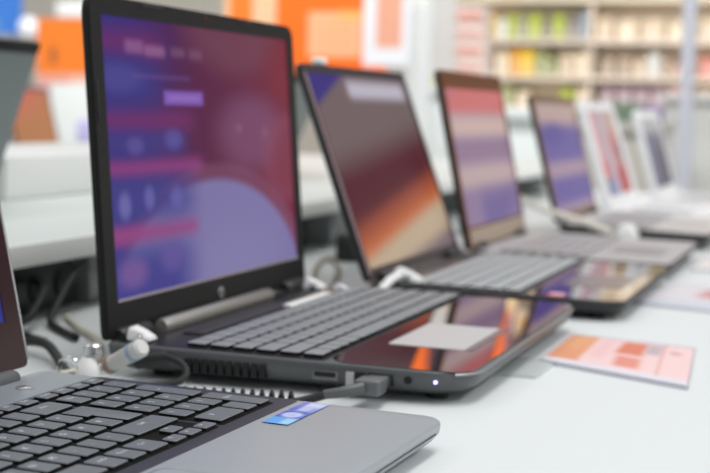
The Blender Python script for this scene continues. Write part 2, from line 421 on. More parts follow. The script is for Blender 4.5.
q = bpy.data.objects.new('logo_letters', me); COL.objects.link(q); q.parent = HP.lid
q.location = (HP.front + .0008, .1915, .0131); q.rotation_euler = (math.radians(90), math.radians(0), math.radians(90))
MB().lathe((HP.front - .0005, .1923, .2313), (HP.front + .0004, .1923, .2313), [(0, .003), (1, .0027)], 16).build('webcam', mat('lens_brown', (70, 36, 28), .15), HP.lid)
for y0, y1, z in ((.078, .112, .2348), (.26, .285, .2348)):
    MB().box(HP.front - .0008, y0, z - .0016, HP.front + .0008, y1, z + .0016, .0006).build('rubber_bumper', RUBBER, HP.lid)
MB().box(HP.front - .0008, .0035, .150, HP.front + .0008, .0058, .178, .0006).build('rubber_bumper', RUBBER, HP.lid)
# deck of the black laptop
HP.plate('keyboard_deck', mat('deck_black', (34, 34, 36), .3), .006, .158, .004, .3806, .0003, .004)
HP.plate('palm_rest', GLOSS, .1585, .2562, .003, .3816, .0005, .02)
HP.plate('touchpad', mat('touchpad_grey', (188, 186, 186), .45, spec=.5), .1745, .2305, .090, .2005, .0009, .003)
HP.plate('touchpad_buttons', mat('button_grey', (120, 118, 120), .2), .232, .2365, .090, .2005, .0009, .001)
HP.rows(.054, .1555, .010, .3746, [[.9] + [1.0] * 15 + [.9], [1.0] * 13 + [1.9] + [1] * 4, [1.4] + [1] * 12 + [1.5] + [1] * 3 + [1.0], [1.7] + [1] * 11 + [2.2] + [1] * 3 + [1], [2.2] + [1] * 10 + [2.7] + [1] * 3 + [1.0], [1.3, 1, 1, 1.2, 5.2, 1.2, 1, 1.1, 1, 1, 1, 2, 1, .9]], .0029, KEYHP, .0034)
MB().lathe((.0125, .060, .0275), (.0125, .268, .0275), [(0, .0052), (.02, .0062), (.98, .0062), (1, .0052)], 18).build('hinge_bar', mat('hinge_satin', (175, 172, 166), .28, metal=.7), HP.root)
HP.hinges(BLACK, (.012, .325), .0075, .045)
MB().box(.030, .06, .0240, .046, .33, .0252, .0004).build('speaker_grille', mat('grille', (50, 50, 52), .5, bump=.8, nscale=900), HP.root)
# front edge trim and side ports (left side faces the camera, y = 0)
b = MB()
pts = [(x, y) for x, y in rrect(.0, .258, 0, .3846, (.006, .03, .03, .006), 10)]
edge = [p for p in pts if p[0] > .245]
b.tube([(x, y, HP.top(x) - .0016) for x, y in edge], .0012, 8, 1)
b.build('front_trim', mat('trim_grey', (150, 150, 152), .3, metal=.6), HP.root)
b = MB()
for i in range(10):
    x = .060 + i * .0060; b.box(x, -.0012, .0080, x + .0044, .004, .0180, .0004, 1)
b.build('air_vent', DARKHOLE, HP.root)
b = MB(); b.box(.151, -.0005, .0106, .1695, .004, .0170, .0012); b.build('monitor_port', mat('port_grey', (112, 113, 113), .4, metal=.2), HP.root)
MB().box(.1525, -.0010, .0126, .1680, .003, .0166, .0014).build('port_opening', DARKHOLE, HP.root)
MB().box(.1745, -.0008, .0078, .180, .004, .0176, .0005).build('network_port', mat('port_pale', (180, 178, 176), .4), HP.root)
MB().box(.181, -.0006, .0096, .1885, .004, .0178, .0005).build('network_port_opening', DARKHOLE, HP.root)
MB().box(.190, -.0006, .0100, .2065, .004, .0180, .0005).build('socket', DARKHOLE, HP.root)
MB().lathe((.2165, .003, .0152), (.2165, -.0006, .0152), [(0, .0026), (1, .0026)], 16).build('audio_jack', DARKHOLE, HP.root)
MB().lathe((.2345, .003, .0152), (.2345, -.0012, .0152), [(0, .0013), (.6, .0013), (1, .0008)], 12).build('status_light', mat('led', (210, 205, 255), .3, emit=(205, 200, 255), estr=1.6), HP.root)

# ================================================================== third laptop
s3 = [('half', .168, -1, .51, .12, (86, 34, 42), 1), ('half', -.536, 1, -.823, .03, (62, 52, 126), 1), ('rect', .34, .875, .95, .965, (196, 190, 204), .035, .95),  # some of these glowing areas are painted reflections on the glass
      ('half', .243, -1.0, .20, .07, (166, 82, 52), .95), ('half', .243, -1.0, .11, .05, (196, 108, 62), .9), ('half', .24, -1.0, .045, .05, (190, 168, 142), 1), ('half', .2, -1, -.09, .06, (116, 98, 106), 1)]
L3S = paint('screen_orange_reflections', (116, 100, 100), s3, True, .2, .08, .9)
L3 = Laptop('laptop', 'third laptop from the front, its leaning screen showing an orange diagonal band', (.048, .435), 0, .352, .244, .0225, .0185, .0055,
            BLACK, BLACK, .222, math.radians(20.3), .007, radf=.022, hinge0=.0, lidrad=.005)
L3.screen(L3S, .010, .010, .012, mat('bezel_satin', (56, 50, 52), .35, spec=.3))
MB().tube([(.0012, .0062, .006), (.0012, .0062, .212)], .0012, 8, 1).build('lid_edge_highlight', mat('rose_highlight', (176, 150, 154), .35), L3.lid)  # thin pinkish highlight of the dark lid edge, modelled as a pale bead
L3.plate('keyboard_deck', mat('deck_grey_black', (70, 70, 72), .3), .01, .150, .004, .348, .0003, .004)
L3.plate('palm_rest', GLOSS, .1505, .242, .003, .349, .0005, .015)
L3.plate('touchpad', mat('touchpad_dark', (120, 112, 112), .2), .166, .226, .10, .20, .0009, .003)
KEY3 = mat('key_grey', (160, 165, 168), .5, spec=1.0)
R15 = [[1] * 16, [1] * 13 + [2, 1], [1.5] + [1] * 12 + [1.5, 1], [1.8] + [1] * 11 + [2.2, 1], [2.3] + [1] * 10 + [1.7, 1, 1], [1.3, 1, 1, 1.2, 5.5, 1.2, 1, 1, 1, 1, .8]]
L3.rows(.036, .145, .012, .34, R15, .0024, KEY3)
L3.hinges(BLACK, (.03, .28), .007, .045)
sq = paint('badge_pink', (214, 110, 128), [('rect', .5, .1, 1, .9, (240, 205, 210), .1, 1)])
tag(L3.art('sticker', sq, .170, .186, .006, .03, .0008), 'pink and white badge sticker')
# ================================================================== fourth laptop
s4 = [('rect', -.2, .80, 1.2, 1.2, (206, 112, 112), .06, 1), ('rect', -.2, .64, 1.2, .80, (204, 176, 170), .07, 1), ('rect', -.2, .46, 1.2, .60, (146, 118, 146), .07, 1), ('half', -.9, 1, -.92, .2, (176, 120, 140), .7), ('rect', -.2, .28, 1.2, .44, (190, 166, 168), .07, 1), ('rect', .3, -.1, 1.2, .22, (108, 92, 150), .1, 1), ('half', 1, -1, -.75, .2, (150, 130, 160), .5)]
L4S = paint('screen_banded', (140, 118, 154), s4, True, .25, .06, .88)
L4 = Laptop('laptop', 'fourth laptop from the front with pale banded screen and grey keyboard', (.056, .795), 0, .325, .236, .0235, .0195, .006,
            BLACK, BLACK, .218, math.radians(12), .007, radf=.012, lidrad=.005)
L4.screen(L4S, .010, .022, .026, mat('bezel_bronze', (104, 60, 30), .4, spec=.2))
MB().box(.0014, .012, .003, .0022, .313, .023).build('chin_panel', mat('chin_tan', (164, 146, 130), .35), L4.lid)
DK4 = mat('deck_mid_grey', (174, 171, 172), .38)
L4.plate('keyboard_deck', DK4, .006, .234, .002, .323, .0004, .008)
L4.rows(.034, .134, .012, .313, R15, .0022, mat('key_mid_grey', (168, 166, 168), .4), .0026, .0006)
L4.plate('touchpad', mat('touchpad_mid', (140, 136, 138), .3), .150, .212, .10, .19, .0008, .003)
L4.hinges(BLACK, (.03, .25), .006, .04)
# ================================================================== fifth laptop
s5 = [('rect', -.2, .80, 1.2, 1.2, (180, 154, 150), .08, 1), ('rect', -.2, .32, 1.2, .46, (160, 136, 156), .06, 1), ('rect', -.2, -.2, 1.2, .07, (156, 136, 158), .07, 1), ('ell', .3, .72, .3, .1, (70, 60, 140), .5, .7)]
L5S = paint('screen_violet', (92, 78, 150), s5, True, .25, .06, .92)
L5 = Laptop('laptop', 'fifth laptop from the front with violet and beige screen', (.085, 1.205), 0, .345, .214, .030, .024, .008,
            BLACK, BLACK, .190, math.radians(14.8), .007, radf=.012, lidrad=.005)
L5.screen(L5S, .010, .012, .012, mat('bezel_umber', (120, 88, 66), .3))
L5.plate('keyboard_deck', mat('deck_pale', (196, 192, 190), .36), .006, .212, .002, .343, .0004, .008)
L5.rows(.032, .125, .014, .331, R15, .0022, mat('key_pale', (172, 169, 170), .4), .0026, .0006)
L5.plate('touchpad', mat('touchpad_pale', (176, 172, 172), .3), .140, .195, .11, .20, .0008, .003)
L5.hinges(BLACK, (.03, .27), .006, .04)
# ================================================================== white laptops at the end
WHB = mat('white_casing', (236, 238, 240), .3)
s6 = [('rect', -.2, .35, .26, 1.2, (206, 150, 158), .08, 1), ('rect', .26, .2, .56, 1.2, (184, 172, 186), .06, 1), ('rect', .56, .62, 1.2, 1.2, (190, 160, 150), .1, 1), ('rect', .56, .4, .82, .75, (196, 96, 92), .1, 1), ('rect', .8, .38, 1.2, .62, (90, 92, 96), .1, .9), ('rect', .0, .0, .28, .22, (72, 86, 140), .08, 1), ('rect', .26, -.1, .5, .2, (150, 172, 210), .1, .9), ('rect', .56, -.1, 1.1, .34, (176, 36, 38), .08, 1), ('rect', -.1, .22, .26, .42, (206, 76, 80), .06, .9)]
L6S = paint('screen_rosy', (200, 150, 148), s6, True, .25, .06, .85)
L6 = Laptop('laptop', 'white laptop with wide white screen frame and rosy display', (.093, 1.62), 0, .37, .25, .028, .023, .006, WHB, WHB, .192, math.radians(17.4), .009, radf=.02, lidrad=.022)
L6.screen(L6S, .045, .018, .018, WHB)
L6.plate('keyboard_deck', WHB, .01, .245, .005, .365, .0004, .01)
L6.rows(.036, .135, .016, .354, R15, .0022, mat('key_white', (228, 230, 232), .4), .0026, .0006)
L6.plate('touchpad', mat('touchpad_white', (214, 216, 218), .3), .152, .215, .12, .22, .0008, .003)
L6.hinges(WHITEP, (.03, .29), .007, .045)
s7 = [('rect', -.1, -.1, .5, 1.1, (96, 106, 134), .2, .8), ('rect', .4, -.1, 1.1, .6, (66, 60, 92), .2, .95), ('rect', -.1, .8, 1.1, 1.1, (180, 180, 184), .1, 1)]
L7S = paint('screen_slate', (112, 108, 128), s7, True, .25, .06, .8)
L7 = Laptop('laptop', 'farthest white laptop at the right end with slate grey display', (.125, 2.02), 0, .35, .24, .026, .022, .006, WHB, WHB, .180, math.radians(15.9), .009, radf=.02, lidrad=.022)
L7.screen(L7S, .026, .018, .018, WHB)
L7.plate('keyboard_deck', mat('deck_offwhite', (222, 220, 218), .35), .01, .235, .005, .345, .0004, .01)
L7.rows(.036, .130, .016, .334, R15, .0022, mat('key_offwhite', (206, 206, 208), .4), .0026, .0006)
L7.plate('touchpad', mat('touchpad_offwhite', (204, 204, 206), .3), .148, .208, .12, .22, .0008, .003)
L7.hinges(WHITEP, (.03, .27), .007, .045)

# ================================================================== netbooks facing the other aisle, on the riser
def netbook(label, x, y, W, L, lean, m, zbase=.070):
    "hinge at the right, user on the far left: the back of its lid faces the camera"
    r = empty('netbook', (x, y, zbase), math.pi, label=label, cat='laptop', group='netbooks facing the other aisle')
    T = .018; D = .17
    b = MB(); lo = lambda i, z: [(px, py, z) for px, py in rrect(i, D - i, i, W - i, .01, 4)]
    b.loft([lo(.004, .002), lo(0, .007), lo(0, T - .002), lo(.002, T)]); b.build('body', BLACK, r)
    for fx in (.02, D - .02):
        for fy in (.02, W - .02): MB().lathe((fx, fy, 0), (fx, fy, .003), [(0, .006), (1, .006)], 10).build('rubber_foot', RUBBER, r)
    b = MB(); ll = lambda i, xx: [(xx, py, pz) for pz, py in rrect(i, L - i, i, W - i, (.003, .008, .008, .003), 4)]
    b.loft([ll(.002, -.008), ll(0, -.004), ll(0, 0)]); ld = b.build('lid', m, r); ld.location = (0, 0, T); ld.rotation_euler = (0, -lean, 0)
    MB().box(-.0090, .001, L - .0125, .0006, W - .001, L + .0008, .002).build('lid_rim', mat('rim_black', (20, 20, 21), .6, spec=.2), ld)
    MB().quad((.0004, .012, .02), (.0004, W - .012, .02), (.0004, W - .012, L - .018), (.0004, .012, L - .018)).build('screen', mat('screen_dark', (20, 22, 26), .1), ld, fixn=False)
    px = (D * .6 - .03) / 5
    for rr in range(5):
        for cc in range(12):
            o = bpy.data.objects.new('key', key_mesh((W - .02) / 12 - .003, px - .003, .002, KEYSHEEN, 'nb')); COL.objects.link(o); o.parent = r
            o.location = (.025 + (rr + .5) * px, .01 + (cc + .5) * (W - .02) / 12, T)
    MB().box(D - .052, W / 2 - .035, T - .0004, D - .014, W / 2 + .035, T + .0006, .0003).build('touchpad', GREYSIDE, r)
    MB().lathe((.002, .03, T + .002), (.002, W - .03, T + .002), [(0, .005), (1, .005)], 12).build('hinge', BLACK, r)
    return r
LIDGREY = mat('lid_back_grey', (112, 121, 122), .35, metal=.2)
netbook('grey backed netbook at the left edge of the riser, dark rim along its lid top', -.474, .60, .27, .178, math.radians(20), LIDGREY)
netbook('dark grey backed netbook on the riser, partly hidden by the big purple screen', -.50, 1.62, .27, .172, math.radians(24), mat('lid_back_dark', (92, 100, 100), .35, metal=.2))

# ================================================================== price card holders
def card_holder(label, corners, art, h=.0045, z0=.0):
    c = [Vector((p[0], p[1], 0)) for p in corners]     # near-left, near-right, far-right, far-left
    cen = sum(c, Vector()) / 4
    r = empty('price_card_holder', (cen.x, cen.y, z0), label=label, cat='price card')
    c = [p - cen for p in c]
    def lp(z, k): return [Vector((p.x * k, p.y * k, z)) for p in c]
    MB().loft([lp(0, 1), lp(h * .55, 1)]).build('base_plate', mat('acrylic_base', (222, 222, 230), .2, spec=.5), r)
    cz = h * .55 + .0003
    q = lp(cz, .982)
    MB().quad(*q).build('printed_card', art, r, fixn=False)
    # raised clear rim
    b = MB()
    for i in range(4): b.tube([lp(h * .6, .993)[i], lp(h * .6, .993)[(i + 1) % 4]], .0009, 8, 1)
    b.build('rim', mat('acrylic_rim', (196, 196, 206), .1, spec=.7), r)
    return r
cardart = paint('price_card_art', (236, 204, 204), [('rect', -.1, .12, .24, 1.1, (222, 150, 110), .03, 1), ('rect', .02, .5, .2, 1.1, (226, 164, 118), .08, .8), ('rect', .28, .3, .40, .95, (232, 186, 188), .05, .8), ('rect', .45, .52, .66, .96, (214, 122, 94), .04, 1), ('rect', .48, .18, .66, .46, (220, 132, 110), .04, .9), ('rect', .66, .62, .78, .96, (186, 170, 176), .04, 1), ('rect', .78, .1, .80, 1, (212, 150, 140), .02, .8), ('rect', .84, .72, .92, .80, (190, 130, 124), .03, .8), ('rect', -.1, -.1, 1.1, .12, (222, 216, 228), .04, 1)])
card_holder('pink and orange price card in a clear holder on the table by the black laptop', [(.264, .191), (.380, .127), (.368, .300), (.263, .329)], cardart)
card2 = paint('price_card_grey', (212, 208, 214), [('rect', .45, .45, .7, .85, (196, 130, 132), .08, .9), ('rect', .7, .4, 1.1, .8, (180, 160, 160), .08, .8), ('rect', -.1, -.1, 1.1, .25, (198, 202, 214), .08, 1)])
card_holder('pale grey price card with a red mark on the table by the third laptop', [(.276, .575), (.405, .525), (.400, .735), (.300, .755)], card2)
card3 = paint('price_card_pale', (220, 214, 214), [('rect', .3, .4, .6, .8, (208, 150, 146), .1, .8)])
card_holder('pale price card holder farther along the table by the fourth laptop', [(.300, .93), (.42, .90), (.41, 1.07), (.30, 1.09)], card3)
card_holder('pale price card holder at the table edge by the fifth laptop', [(.325, 1.33), (.45, 1.31), (.45, 1.46), (.325, 1.48)], paint('price_card_rose', (224, 212, 208), [('rect', .1, .3, .5, .8, (214, 164, 152), .1, .9)]))
# clear tag under the front edge of the black laptop
b = MB(); b.loft([[(x, y, 0) for x, y in rrect(.226, .276, .124, .200, .004, 4)], [(x, y, .002) for x, y in rrect(.226, .276, .124, .200, .004, 4)]])
tag(b.build('clear_tag', mat('clear_grey_tag', (200, 206, 208), .25, spec=.5)), 'small grey clear plate half under the black laptop front edge', 'tag')

# ================================================================== cables and anti-theft hardware
def cable(name, label, pts, r, m, cat='cable', sub=8, n=10):
    return tag(MB().tube(pts, r, n, sub).build(name, m), label, cat)
# usb lead plugged into the black laptop
c = empty('usb_cable', (.198, 0, 0), label='black cable with grey plug in the side of the black laptop', cat='cable')
MB().box(-.0065, -.0125, .0108, .0065, -.0002, .0172, .0006).build('plug_metal', SILVER, c)
MB().box(-.0085, -.0300, .0086, .0085, -.0115, .0186, .0018, 3).build('plug_housing', mat('plug_grey', (96, 98, 100), .35), c)
MB().tube([(-.002, -.029, .0136), (-.012, -.036, .0116), (-.024, -.040, .0096)], .0042, 10, 6, taper=(1, .7)).build('strain_relief', GREYSIDE, c)
MB().tube([(-.022, -.0395, .0098), (-.036, -.044, .0055), (-.052, -.052, .0032), (-.080, -.066, .0028), (-.13, -.072, .0028), (-.20, -.074, .0028)], .0027, 10, 8).build('cord', RUBBER, c)
# coiled tether
pts = []
for i in range(15 * 14 + 1):
    t = i / 14.0; f = t / 15
    ax = Vector((.066 + .090 * f, -.058 + .021 * f, .0050)); d = Vector((.094, .022, 0)).normalized(); nn = Vector((-d.y, d.x, 0))
    a = 2 * math.pi * t
    pts.append(ax + nn * (0.0037 * math.cos(a)) + Vector((0, 0, .0037 * math.sin(a))))
b = MB(); b.tube(pts, .0012, 8, 1)
tag(b.build('coiled_cord', RUBBER), 'black coiled tether cord lying between the two nearest laptops', 'cord')
# black looped lead with plug by the hinge corner of the black laptop
c = empty('power_lead', (.02, -.03, 0), label='black power lead curling beside the hinge corner of black laptop', cat='cable')
MB().lathe((.006, .0228, .0140), (.032, .0205, .0195), [(0, .0045), (.1, .0060), (.8, .0056), (1, .0032)], 16).build('plug', BLACK, c)
o_ = Vector((.02, -.03, 0))
MB().tube([Vector(p) - o_ for p in ((.042, -.011, .0195), (.0522, -.011, .0195), (.0642, -.013, .0158), (.0691, -.017, .0101), (.0654, -.023, .0055), (.0553, -.029, .0040), (.035, -.045, .003), (.0, -.06, .003), (-.03, -.075, .003))], .0023, 10, 8).build('cord', RUBBER, c)
# white security connector with blue band
P1 = ground(108, 366, .011); P2 = at(143, 347, -.032)
P2 = Vector((P2.x, P2.y, P2.z))
c = empty('security_connector', (P1.x, P1.y, 0), label='white cylindrical security connector with blue band beside the black laptop', cat='connector')
z = lambda p: p - Vector((P1.x, P1.y, 0))
MB().lathe(z(P1), z(P2), [(0, .0040), (.04, .0055), (.62, .0058), (.64, .0062), (.95, .0062), (1, .0045)], 20).build('barrel', mat('barrel_white', (206, 206, 202), .4), c)
MB().lathe(z(P1.lerp(P2, .70)), z(P1.lerp(P2, .80)), [(0, .0064), (1, .0064)], 20).build('band', mat('band_blue', (150, 170, 190), .4), c)
MB().lathe(z(P1.lerp(P2, .02)), z(P1.lerp(P2, .16)), [(0, .0056), (.1, .0062), (1, .0062)], 20).build('label_wrap', mat('label_brown', (150, 132, 122), .5), c)
MB().tube([z(P1), z(P1) + Vector((-.014, -.006, -.003)), z(P1) + Vector((-.04, -.03, -.007)), z(P1) + Vector((-.06, -.07, -.008))], .0024, 10, 6).build('cord', CREAMP, c)
# lock head with ring
P = ground(88, 369, .012)
c = empty('cable_lock', (P.x, P.y, 0), label='small chrome knobbed cable lock with white ring behind the front laptop', cat='lock')
MB().lathe((0, 0, 0), (0, 0, .020), [(0, .0085), (.3, .0088), (.6, .0075), (.8, .006), (1, .004)], 20).build('lock_body', WHITEP, c)
MB().lathe((.002, .003, .0195), (.002, .003, .0285), [(0, .0035), (.15, .0035), (.2, .0062), (.9, .0062), (1, .0052)], 20).build('knob', CHROME, c)
b = MB(); ring = [(-.012 + .008 * math.cos(a * math.pi / 10), -.004, .0105 + .008 * math.sin(a * math.pi / 10)) for a in range(21)]
b.tube(ring, .0018, 8, 1); b.build('ring', CHROME, c)
# clip on the hinge of the black laptop (near end) and far end
def clip(label, P, s=1.0, cat='clip'):
    r = empty('security_clip', P, label=label, cat=cat)
    b = MB(); b.loft([[Vector(q) * s for q in lp] for lp in (
        [(-.008, -.006, 0), (.012, -.006, 0), (.012, .010, 0), (-.008, .010, 0)],
        [(-.008, -.006, .006), (.013, -.006, .003), (.013, .010, .003), (-.008, .010, .006)],
        [(-.006, -.005, .012), (.004, -.005, .008), (.004, .009, .008), (-.006, .009, .012)])])
    bmesh.ops.bevel(b.bm, geom=b.bm.edges[:], offset=.0012 * s, segments=2, affect='EDGES')
    b.build('clip_body', WHITEP, r)
    MB().lathe(Vector((.004, -.004, .004)) * s, Vector((.004, -.012, .003)) * s, [(0, .0035 * s), (1, .003 * s)], 14).build('clip_screw', CHROME, r)
    return r
clip('white wedge security clip at the near hinge corner of the black laptop', (.018, .014, .0244), .85)
clip('white security clip at the far hinge end of the black laptop', (.024, .345, .0244), .9)
tag(MB().box(.050, .205, .0268, .058, .300, .0292, .001).build('security_strip', mat('strip_white', (238, 242, 236), .3)), 'white glossy security strip lying over the top keys of black laptop', 'strip')
# cable between the black and third laptop
cable('white_cable', 'white cable running from the black laptop to the third laptop hinge', [(.045, .352, .0275), (.058, .385, .014), (.062, .410, .012), (.07, .432, .026), (.075, .455, .030)], .0042, WHITEP)
clip('white security clip at the near hinge corner of the third laptop', (.078, .455, .0222), 1.25)
cable('cream_cable', 'cream cable curling over the table behind the black laptop', [tuple(ground(66, 316, .004)), tuple(ground(80, 328, .004)), tuple(ground(98, 341, .004)), (.0 - .02, .03, .004)], .0026, CREAMP)
cable('black_cable', 'thick black cable bent behind the screen of the nearest laptop', [tuple(ground(14, 344, .004)), tuple(ground(30, 341, .010)), tuple(ground(46, 344, .012)), tuple(ground(56, 355, .008)), tuple(ground(66, 372, .004)), tuple(ground(84, 390, .004))], .0035, RUBBER)
cable('beige_cable', 'beige looped cable on the table behind the third laptop', [tuple(ground(312, 285, .003)), tuple(ground(318, 265, .003)), tuple(ground(330, 259, .003)), tuple(ground(338, 268, .003)), tuple(ground(334, 284, .003))], .0028, mat('beige_cord', (150, 142, 118), .5))
# things under the riser
b = MB(); b.box(-.245, .13, .0, -.20, .315, .044, .004)
bx = empty('power_strip', (0, 0, 0), label='black power strip tucked under the white riser shelf', cat='power strip')
b.build('casing', BLACK, bx)
for i in range(4):
    MB().lathe((-.2005, .155 + i * .045, .022), (-.198, .155 + i * .045, .022), [(0, .013), (1, .012)], 18).build('socket', DARKHOLE, bx)
for k, (lab, pts, mm) in enumerate([
    ('grey cable hanging under the riser, nearest the left picture edge', [(-.196, .145, .03), (-.17, .10, .032), (-.150, .055, .018), (-.145, .04, .004), (-.12, .0, .004)], FELT),
    ('black cable hanging under the riser beside the grey one', [(-.196, .19, .03), (-.165, .14, .034), (-.148, .10, .02), (-.15, .08, .004), (-.13, .03, .004)], RUBBER),
    ('black cable looping down under the middle of the riser front', [(-.196, .235, .03), (-.16, .19, .030), (-.148, .15, .014), (-.15, .13, .004), (-.10, .09, .004)], RUBBER),
    ('black cable slanting down to the table at the riser bracket', [(-.175, .29, .046), (-.16, .235, .034), (-.15, .19, .012), (-.14, .17, .004), (-.09, .12, .004)], RUBBER)]):
    cable('tether_cable', lab, pts, .0032, mm)
# sensor on top of the third lid
b = MB(); b.box(-.006, -.008, 0, .006, .008, .007, .0025, 3)
o = b.build('alarm_sensor', WHITEP); o.location = (-.0305, .50, .2306)
tag(o, 'small white alarm sensor on top edge of the third laptop screen', 'sensor')
# white puck and strap near the fifth laptop
P = at(626, 232, 1.195)
b = MB(); b.lathe((P.x, 1.2035, .0175), (P.x, 1.185, .0175), [(0, .017), (.7, .017), (1, .012)], 22)
tag(b.build('alarm_puck', WHITEP), 'round white alarm puck on the side of the fifth laptop', 'sensor')
cable('white_strap_cable', 'pale cable slanting over the hinge corner of the fifth laptop', [(-.04, 1.30, .075), (.02, 1.23, .062), (.08, 1.19, .046), (.13, 1.186, .034), (.165, 1.186, .022)], .0050, mat('pale_strap', (214, 210, 200), .4))
for lab, x, y in (('black block standing for riser shade behind the third and fourth screens', -.10, .86), ('black power adapter on the table behind the fifth screen', -.06, 1.32)):
    a = empty('adapter_shade', (x, y, 0), .3, label=lab, cat='adapter')  # the first block stands in for shade under the riser
    MB().box(-.03, -.055, 0, .03, .055, .036, .006, 3).build('casing', BLACK, a)
    MB().tube([(0, .054, .018), (.0, .08, .012), (.004, .12, .004), (.0, .16, .004)], .003, 8, 6).build('cord', RUBBER, a)

# ================================================================== background
def slab(name, px0, py0, px1, py1, Y, depth, m, label=None, cat=None, group=None, bev=.004, parent=None, kind=None):
    a = at(px0, (py0 + py1) / 2, Y); c = at(px1, (py0 + py1) / 2, Y); hi = at((px0 + px1) / 2, py0, Y); lo = at((px0 + px1) / 2, py1, Y)
    b = MB(); b.box(a.x, Y, lo.z, c.x, Y + depth, hi.z, bev)
    o = b.build(name, m, parent); tag(o, label, cat, group, kind)
    return o, (a.x, c.x, lo.z, hi.z)
def panel(name, x0, x1, z0, z1, Y, m, parent=None):
    return MB().quad((x0, Y, z0), (x1, Y, z0), (x1, Y, z1), (x0, Y, z1)).build(name, m, parent, fixn=False)
def board(name, label, cat, px0, py0, px1, py1, Y, art, edge, depth=.02, post=True):
    "printed sign board: backing, printed face, hanging wires or post to the floor"
    a = at(px0, (py0 + py1) / 2, Y); c = at(px1, (py0 + py1) / 2, Y); hi = at((px0 + px1) / 2, py0, Y).z; lo = at((px0 + px1) / 2, py1, Y).z
    r = empty(name, ((a.x + c.x) / 2, Y, -.9 if post else lo), label=label, cat=cat); dz = r.location.z; cx = r.location.x
    MB().box(a.x - cx, 0, lo - dz, c.x - cx, depth, hi - dz, .004).build('backing', edge, r)
    panel('printed_face', a.x - cx, c.x - cx, lo - dz, hi - dz, -.002, art, r)
    if post:
        for xx in (a.x - cx + .05, c.x - cx - .05):
            MB().box(xx - .012, .002, 0, xx + .012, depth - .002, lo - dz + .002, .002).build('post', FELT, r)
        MB().box(a.x - cx, -.15, 0, c.x - cx, .15, .02, .004).build('foot', FELT, r)
    else:
        for xx in (a.x - cx + .04, c.x - cx - .04):
            MB().tube([(xx, depth / 2, hi - dz - .001), (xx, depth / 2, 3.4 - dz)], .003, 6, 1).build('hanging_wire', FELT, r)
    return r
OR = (255, 112, 5)
# left of the big screen
art = paint('poster_orange', (252, 132, 36), [('rect', -.1, -.1, 1.1, .22, (246, 196, 180), .03, 1), ('rect', .05, .08, .6, .2, (238, 150, 130), .04, .8), ('rect', -.1, -.1, 1.1, .05, (196, 184, 220), .04, 1), ('ell', .30, .48, .06, .13, (150, 86, 50), .4, .9)], rough=.6)
board('poster_sign', 'orange poster with pale foot strip standing left of the big screen', 'sign', 37, 18, 92, 90, 5.6, art, mat('foamboard', (236, 226, 220), .6))
board('poster_sign', 'bright blue sign board at the left picture edge', 'sign', -30, -14, 21, 34, 6.6, paint('poster_blue', (70, 140, 236), [('rect', .0, .0, .5, .3, (170, 205, 245), .2, .9)], rough=.6), mat('blue_edge', (80, 140, 226), .6))
c = at(29, 27, 5.9); g_ = empty('globe_lamp', (c.x, c.y, -.9), label='white globe lamp on a stand beside the blue sign', cat='lamp')
b = MB(); b.lathe((0, 0, c.z + .9 - .055), (0, 0, c.z + .9 + .055), [((1 - math.cos(k * math.pi / 12)) / 2, max(.002, .055 * math.sin(k * math.pi / 12))) for k in range(13)], 24); b.build('globe', mat('globe_white', (240, 242, 246), .4, emit=(240, 243, 250), estr=.25), g_)
MB().lathe((0, 0, 0), (0, 0, c.z + .9 - .05), [(0, .12), (.012, .12), (.02, .012), (1, .012)], 18).build('stand', FELT, g_)
# aisle counter left, with laptop
ctr = empty('display_counter', (0, 0, -.9), label='white counter in the next aisle at the far left', cat='counter')
a = at(-60, 153, 5.0); c = at(98, 153, 5.0); zt2 = at(40, 152, 5.0).z
MB().box(a.x, 3.7, zt2 + .9 - .05, c.x, 5.3, zt2 + .9, .006).build('worktop', WHITE_TABLE, ctr)
MB().box(a.x + .05, 3.8, 0, c.x - .05, 5.2, zt2 + .9 - .05, .004).build('cabinet', WHITEP, ctr)
p0 = at(16, 150, 4.4)
s9 = paint('screen_redbrown', (184, 124, 88), [('half', -1, 1, -.2, .4, (200, 112, 96), 1), ('rect', -.1, -.1, .6, .5, (176, 124, 84), .3, .8)], True, .25, .06)
L9 = Laptop('laptop', 'open laptop with red brown screen on the counter at the far left', (p0.x, 4.40), 0, .36, .27, .034, .030, .004, BLACK, BLACK, .262, math.radians(14))
L9.root.location.z = zt2
L9.screen(s9, .012, .012, .016, BLACK)
L9.plate('keyboard_deck', BLACK, .01, .24, .004, .356, .0003, .004)
L9.rows(.036, .14, .012, .34, [[1] * 12 for _ in range(5)], .0022, KEYSHEEN)
slab('carton', 50, 84, 98, 146, 5.05, .2, mat('carton_white', (228, 232, 230), .6), 'large white carton on the counter behind the red brown laptop', 'box')
slab('carton', 76, 120, 92, 147, 3.85, .08, mat('carton_lilac', (198, 192, 236), .5), 'small lilac carton on the counter in front of the white one', 'box')
slab('ceiling_lamp', 56, 1, 88, 16, 7.5, .12, mat('lamp_panel', (246, 248, 246), .5, emit=(246, 248, 246), estr=.35), 'bright white hanging lamp panel at the top left', 'lamp')
